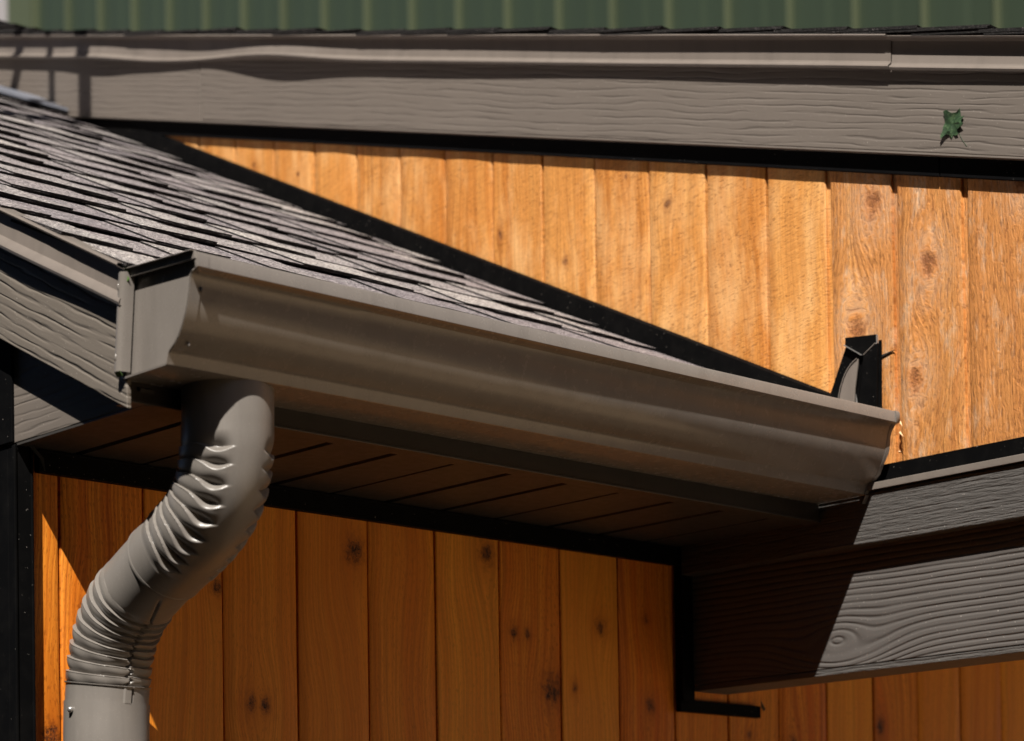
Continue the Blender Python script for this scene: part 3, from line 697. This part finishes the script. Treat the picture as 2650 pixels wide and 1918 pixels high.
path = catmull(CL, 40)
# resample by arc length
acc = [0]
for i in range(1, len(path)): acc.append(acc[-1] + (path[i]-path[i-1]).length)
L = acc[-1]
def at(s):
    s = max(0, min(L-1e-6, s)); lo, hi = 0, len(acc)-1
    while hi - lo > 1:
        md = (lo+hi)//2
        if acc[md] <= s: lo = md
        else: hi = md
    t = (s-acc[lo])/max(1e-9, acc[hi]-acc[lo]); return path[lo].lerp(path[hi], t)
def frame(s):
    p = at(s); T = (at(s+.006)-at(s-.006)).normalized()       # points down the pipe, in the yz plane
    Xv = Vector((1, 0, 0)); O = T.cross(Xv)                    # O = direction -Y at a vertical pipe
    if O.y > 0: O = -O
    return p + Vector((XP, 0, 0)), Xv, O
def s_of(z_y):                                                 # arc length of nearest point
    q = Vector((0, *z_y)); b = min(range(len(path)), key=lambda i: (path[i]-q).length); return acc[b]
def sst(a, b, x):
    t = max(0, min(1, (x-a)/(b-a))); return t*t*(3-2*t)
def pipe(s0, s1, ds, rad, nth=128):
    mb = MB(); rows = []; n = int((s1-s0)/ds)
    for i in range(n+1):
        s = s0 + (s1-s0)*i/n; p, X, O = frame(s); r_ = []
        for j in range(nth):
            th = 2*math.pi*j/nth                               # 0 = outer side (-Y), +: towards -X (camera left)
            r, sh = rad(s, th)
            d = O*math.cos(th) - X*math.sin(th)
            pp, _, _ = (p, X, O)
            r_.append(tuple(pp + d*r))
        rows.append(r_)
    mb.grid(rows, closed=True); return mb
def wrap(a): return (a + math.pi) % (2*math.pi) - math.pi
# first elbow
sA0 = 0.0; sF0 = s_of((-.3698, 2.2490)); sF1 = s_of((-.262, 2.131)); nF = 9; sA1 = s_of((-.2300, 2.1185))
pitch1 = (sF1-sF0)/nF
def radA(s, th):
    a = abs(wrap(th - math.radians(4)));  r = RP + .0008 + .0019*(1 - sst(sF0-.02, sF1, s))
    wig = .0016*math.sin(a*5+1)
    if s > sF0 - pitch1*1.1 and s < sF1 + pitch1*.25:
        amp = sst(math.radians(19), math.radians(34), a)
        near = math.exp(-((a-math.radians(44))/math.radians(15))**2)
        q = (s - sF0 + wig + pitch1*.10*math.cos(a*1.0))/pitch1
        k = math.floor(q); f = q - k
        env = 1.0
        if q < 0: env = sst(-.9, -.02, q)
        if q > nF-.9: env = sst(nF+.1, nF-.9, q)
        stepw = .035 + .32*near
        # f=0: just at the fold; radius jumps up to +A over stepw, then sinks to -A before the next fold
        if f < stepw: v = -1 + 2*sst(0, stepw, f)
        else: v = 1 - 2*((f-stepw)/(1-stepw))**(4.0 - 2.0*near) + .30*math.exp(-((f-stepw)/.05)**2)*(1-near)
        if q < 0: v = -abs(((f)))**3 * 1.0 if f > 0 else 0
        hk = math.sin(k*12.9898+4.1)*43758.5453; hk -= math.floor(hk)
        A = (.0026 + .0046*near*(.72+.5*hk)) * amp * env
        r += A*(v-1)*.72 + .0016*amp*env
    if s > sA1 - .004: r += .0004
    return r, 0
mb = pipe(sA0, sA1, .0005, radA, 150); mb.build('elbow', METALP, DS, smooth=40, solid=.0008)
# second elbow
sG0 = s_of((-.172, 2.0935)); sG1 = s_of((-.0895, 1.968)); nG = 9; pitch2 = (sG1-sG0)/nG
sB0 = sA1 - .035; sB1 = sG1
def radB(s, th):
    r = RP - .0012
    q = (s - sG0)/pitch2; a = wrap(th - math.radians(3))
    if q > 0:
        q2 = q - (.10*math.copysign(1, a)) * math.exp(-(a/.35)**2) + .10*math.exp(-(a/.5)**2)
        f = q2 - math.floor(q2)
        sw = .05
        v = -1 + 2*sst(0, sw, f) if f < sw else 1 - 2*((f-sw)/(1-sw))**2.6 + .25*math.exp(-((f-sw)/.06)**2)
        A = .0026*(.45 + .55*sst(math.radians(180), math.radians(110), abs(a)))
        r += A*v*min(1, q) + .0004*math.sin(a*9+q*3)
    if q > -.5: r -= .0050*math.exp(-(a/.75)**2)*sst(-.5, 1.5, q)*sst(nG+.2, nG-2.5, q)
    # seam groove
    if q > -3.2:
        ad = abs(a + .06*math.sin(q*7) * (1 if q > 0 else 0) + (0 if q > 0 else q*.085))
        r -= .0042*math.exp(-(ad/.030)**2) * min(1, max(0, (q+3.2)))
    return r, 0
mb = pipe(sB0, sB1, .0006, radB, 176); mb.build('elbow', METALP, DS, smooth=40, solid=.0008)
# collar of the second elbow
sC0 = sG1 - .003; sC1 = s_of((-.0868, 1.9445))
def radC(s, th):
    r = RP + .0012 - .0010*sst(sC0, sC0+.004, s); r += .0010 if s < sC0+.0025 else 0
    a = wrap(th - math.radians(3))
    if abs(a-.02) < .10: r += .0018
    if abs(a+.10) < .018: r -= .002
    return r, 0
mb = pipe(sC0, sC1, .0012, radC, 160); mb.build('collar', METALP, DS, smooth=35, solid=.0008)
def radD(s, th): return RP + .0016, 0
sD0 = sC1 - .001
mb = pipe(sD0, L, .01, radD, 96)
base = [tuple(v) for v in mb.v[-96:]]
mb.grid([base, [(v[0], v[1]+.004, .15) for v in base]], closed=True)
mb.build('straight_pipe', METALP, DS, smooth=35, solid=.0008)
mb = MB()                                                 # raised lock seam strip on the collar
p, X, O = frame((sC0+sC1)/2)
# screw
p, X, O = frame(sC1+.012)
d = (O*math.cos(math.radians(86)) - X*math.sin(math.radians(86)))
ps = p + d*(RP+.004)
mb = MB(); ball(mb, tuple(ps), .0044, (1, 1, 1), 10); mb.build('screw', STEEL, DS, smooth=60)

# ------------------------------------------------------------------ kick-out flashing on the wall
KF = thing('kickout_flashing', (-.02, -.38, 2.49), 'black folded kick-out flashing standing up behind the far end of the gutter', 'flashing')
def plate(name, pts, x, th, mat, bev=.0006):
    mb = MB(); mb.prism([(x, y, z) for y, z in pts], (th, 0, 0)); return mb.build(name, mat, KF, bevel=bev)
plate('left_leg', [(-.3600, 2.5995), (-.3990, 2.5735), (-.3925, 2.555), (-.3780, 2.470), (-.3080, 2.470), (-.3236, 2.5235)], -.022, .004, BLACK)
plate('right_leg', [(-.4020, 2.5735), (-.4315, 2.5890), (-.4262, 2.470), (-.3870, 2.470)], -.030, .004, BLACK)
plate('folded_top', [(-.3614, 2.6116), (-.4268, 2.6045), (-.4268, 2.5875), (-.4005, 2.5725), (-.3610, 2.5985)], -.0265, .004, BLACK)
plate('back_plate', [(-.3625, 2.600), (-.4260, 2.598), (-.4240, 2.470), (-.335, 2.470)], -.012, .002, BLACK)
cur = [(-.3935, 2.5690), (-.3870, 2.5660), (-.3800, 2.5615), (-.3720, 2.5535), (-.3640, 2.5415), (-.3575, 2.527), (-.3530, 2.5110), (-.3515, 2.495), (-.3515, 2.475), (-.3820, 2.475), (-.3860, 2.520), (-.3930, 2.560)]
plate('curved_fin', cur, -.034, .003, METAL2)
mb = MB()
e = [(y, z) for y, z in cur[:9]]
mb.grid([[(-.0355, y, z) for y, z in e], [(-.0352, y+.0014, z+.0008) for y, z in e]]); mb.build('fin_edge', METAL2, KF, solid=.0006)
plate('right_edge', [(-.4268, 2.6045), (-.4285, 2.6035), (-.4290, 2.5895), (-.4268, 2.5885)], -.0268, .004, STEEL, 0)
plate('slit', [(-.3858, 2.512), (-.3885, 2.500), (-.3885, 2.485), (-.3845, 2.485)], -.0312, .001, STEEL, 0)
for (a, b) in (((-.361, 2.599), (-.3985, 2.5745)), ((-.4025, 2.5745), (-.427, 2.589))):
    d = Vector((0, b[0]-a[0], b[1]-a[1])).normalized(); nn = Vector((0, -d.z, d.y))*.0006
    mb = MB(); P = [Vector((-.0308, *a)) - nn, Vector((-.0308, *a)) + nn, Vector((-.0308, *b)) + nn, Vector((-.0308, *b)) - nn]
    mb.prism(P, (.004, 0, 0)); mb.build('fold_crease', STEEL if a[0] > -.4 else METAL2, KF)

# ------------------------------------------------------------------ leaf on the upper fascia
LF = thing('leaf', (-.027, -.5876, 2.91), 'torn green leaf stuck on the sunlit brown fascia board at upper right', 'leaf')
LY, LZ = -.5876, 2.9125
rad = [(0, .020), (14, .0275), (22, .018), (40, .022), (52, .030), (60, .019), (85, .0155), (100, .021), (112, .030), (125, .0335), (136, .024), (160, .016), (185, .018), (205, .022), (214, .031), (224, .034), (232, .020), (248, .018), (262, .027), (272, .019), (285, .024), (300, .0265), (312, .016), (335, .024), (345, .029), (352, .02)]
rnd = random.Random(4); mb = MB()
rings = []
for k in (0.0, .35, .7, 1.0):
    rings.append([(-.0268 - .0022*math.sin(3*math.radians(a)+k*3)*k - .002*k*k*rnd.random() + .0005, LY - .78*(.006+r*.90)*k*math.cos(math.radians(a)), LZ + .78*(.006+r*.92)*k*math.sin(math.radians(a))) for a, r in rad])
mb.grid(rings, closed=True); mb.build('leaf_blade', mat_leaf(), LF, smooth=25, solid=.0006)
mb = MB(); st = [(LY-.010, LZ-.014), (LY-.014, LZ-.024), (LY-.019, LZ-.033), (LY-.026, LZ-.043)]
mb.grid([[(-.0245, y-.0003, z), (-.0250, y, z), (-.0245, y+.0003, z)] for y, z in st]); mb.build('stalk', mat_leaf(), LF, solid=.0004)

# ------------------------------------------------------------------ green metal building behind
GB = thing('green_building', (6, 8, 0), 'blurred dark green standing-seam metal wall of the building behind', 'building')
SP = .4156
for k in range(-9, 24):
    y1 = 11.8276 - k*SP; y0 = y1 - SP
    if y1 > 12.0: continue
    mb = MB(); mb.prism([(6.0, y0+.004, 0), (6.0, y0+.16, 0), (6.0, y0+.16, 13), (6.0, y0+.004, 13)], (.03, 0, 0))
    mb.add([(6.0, y0+.16, 0), (5.994, y0+.20, 0), (5.994, y0+.20, 13), (6.0, y0+.16, 13), (6.0, y1-.004, 0), (6.0, y1-.004, 13)], [(0, 3, 2, 1), (1, 2, 5, 4)])
    mb.build('wall_panel', GREEN, GB)
    mb = MB(); mb.box(5.962, 6.004, y1-.0095, y1+.0095, 0, 13); mb.build('standing_seam', GREEN2, GB, bevel=.004)
mb = MB(); mb.box(5.96, 6.05, 11.86, 12.19, 0, 13); mb.build('corner_trim', GREEN2, GB)
mb = MB(); mb.box(5.97, 6.05, 12.192, 13.5, 0, 13); mb.build('jamb_trim', WHITE, GB)
mb = MB(); mb.box(6.035, 12, 2.0, 12.15, 0, 12.9); mb.build('core', DARK, GB)

# ------------------------------------------------------------------ unseen poles and brace added to cast shadow bars on the fascia
MS = thing('shadow_caster', (-.71, 1.38, 3.32), 'unseen dark poles and brace added beyond the left edge to cast shadow bars', 'shadow_caster')
def rod(a, b, r, name):
    a, b = Vector(a), Vector(b); T = (b-a).normalized(); X = T.orthogonal().normalized(); Y = T.cross(X); mb = MB()
    mb.grid([[tuple(p + (X*math.cos(2*math.pi*j/12) + Y*math.sin(2*math.pi*j/12))*r) for j in range(12)] for p in (a, b)], closed=True)
    mb.build(name, BLACK, MS, smooth=60)
t = 1.05
bx, by = -.03-.65*t, 1.9323-.535*t
rod((bx, by, zroof(by)), (bx, by, 5.4), .022, 'pole')
bx, by = -.03-.65*t, 2.0779-.535*t
rod((bx, by, zroof(by)), (bx, by, 5.4), .011, 'rod')
bx = -.03-.65*t
rod((bx, 2.275, 3.60), (bx, 1.545, 5.13), .020, 'brace')

# ------------------------------------------------------------------ unseen leafy masses added to block sky light and darken reflections
def sky_blocker(x0, y0, x1, y1, h, name, label):
    rnd = random.Random(8); mb = MB(); a, b = Vector((x0, y0, 0)), Vector((x1, y1, 0)); T = (b-a).normalized(); Nn = Vector((-T.y, T.x, 0)); Ln = (b-a).length
    rows = []
    for i in range(int(Ln/.5)+1):
        row = []
        for j in range(25):
            f = j/24; ang = f*math.pi; off = -1.6*math.cos(ang); zz = h*min(1, 1.35*math.sin(ang)**.35) if 0 < j < 24 else 0
            p = a + T*(i*.5 + rnd.uniform(-.2, .2)) + Nn*(off + rnd.uniform(-.35, .35)); row.append((p.x, p.y, max(0, zz + (rnd.uniform(-.6, .6) if 0 < j < 24 else 0))))
        rows.append(row)
    mb.grid(rows)
    o = mb.build(name, mat_leafmass, None, origin=(x0, y0, 0)); o['kind'] = 'stuff'; o['label'] = label; o['category'] = 'sky_blocker'
m_ = N('sky_blocker_leaves'); _, p_ = m_.pos(); n_ = m_.noise(p_, 6, 5, .7)
mat_leafmass = m_.fin(m_.ramp(n_, [(.35, (.012, .02, .008)), (.65, (.05, .075, .03))]), .7, m_.bump(n_, 1, .3), .2)
sky_blocker(-20, -14, 14, -16, 7.0, 'sky_blocker', 'lower unseen leafy mass added behind the viewer to darken reflections and block sky')
sky_blocker(-12, 18, -11.5, -12, 15.0, 'sky_blocker', 'tall unseen leafy mass added on the left to block sky light')
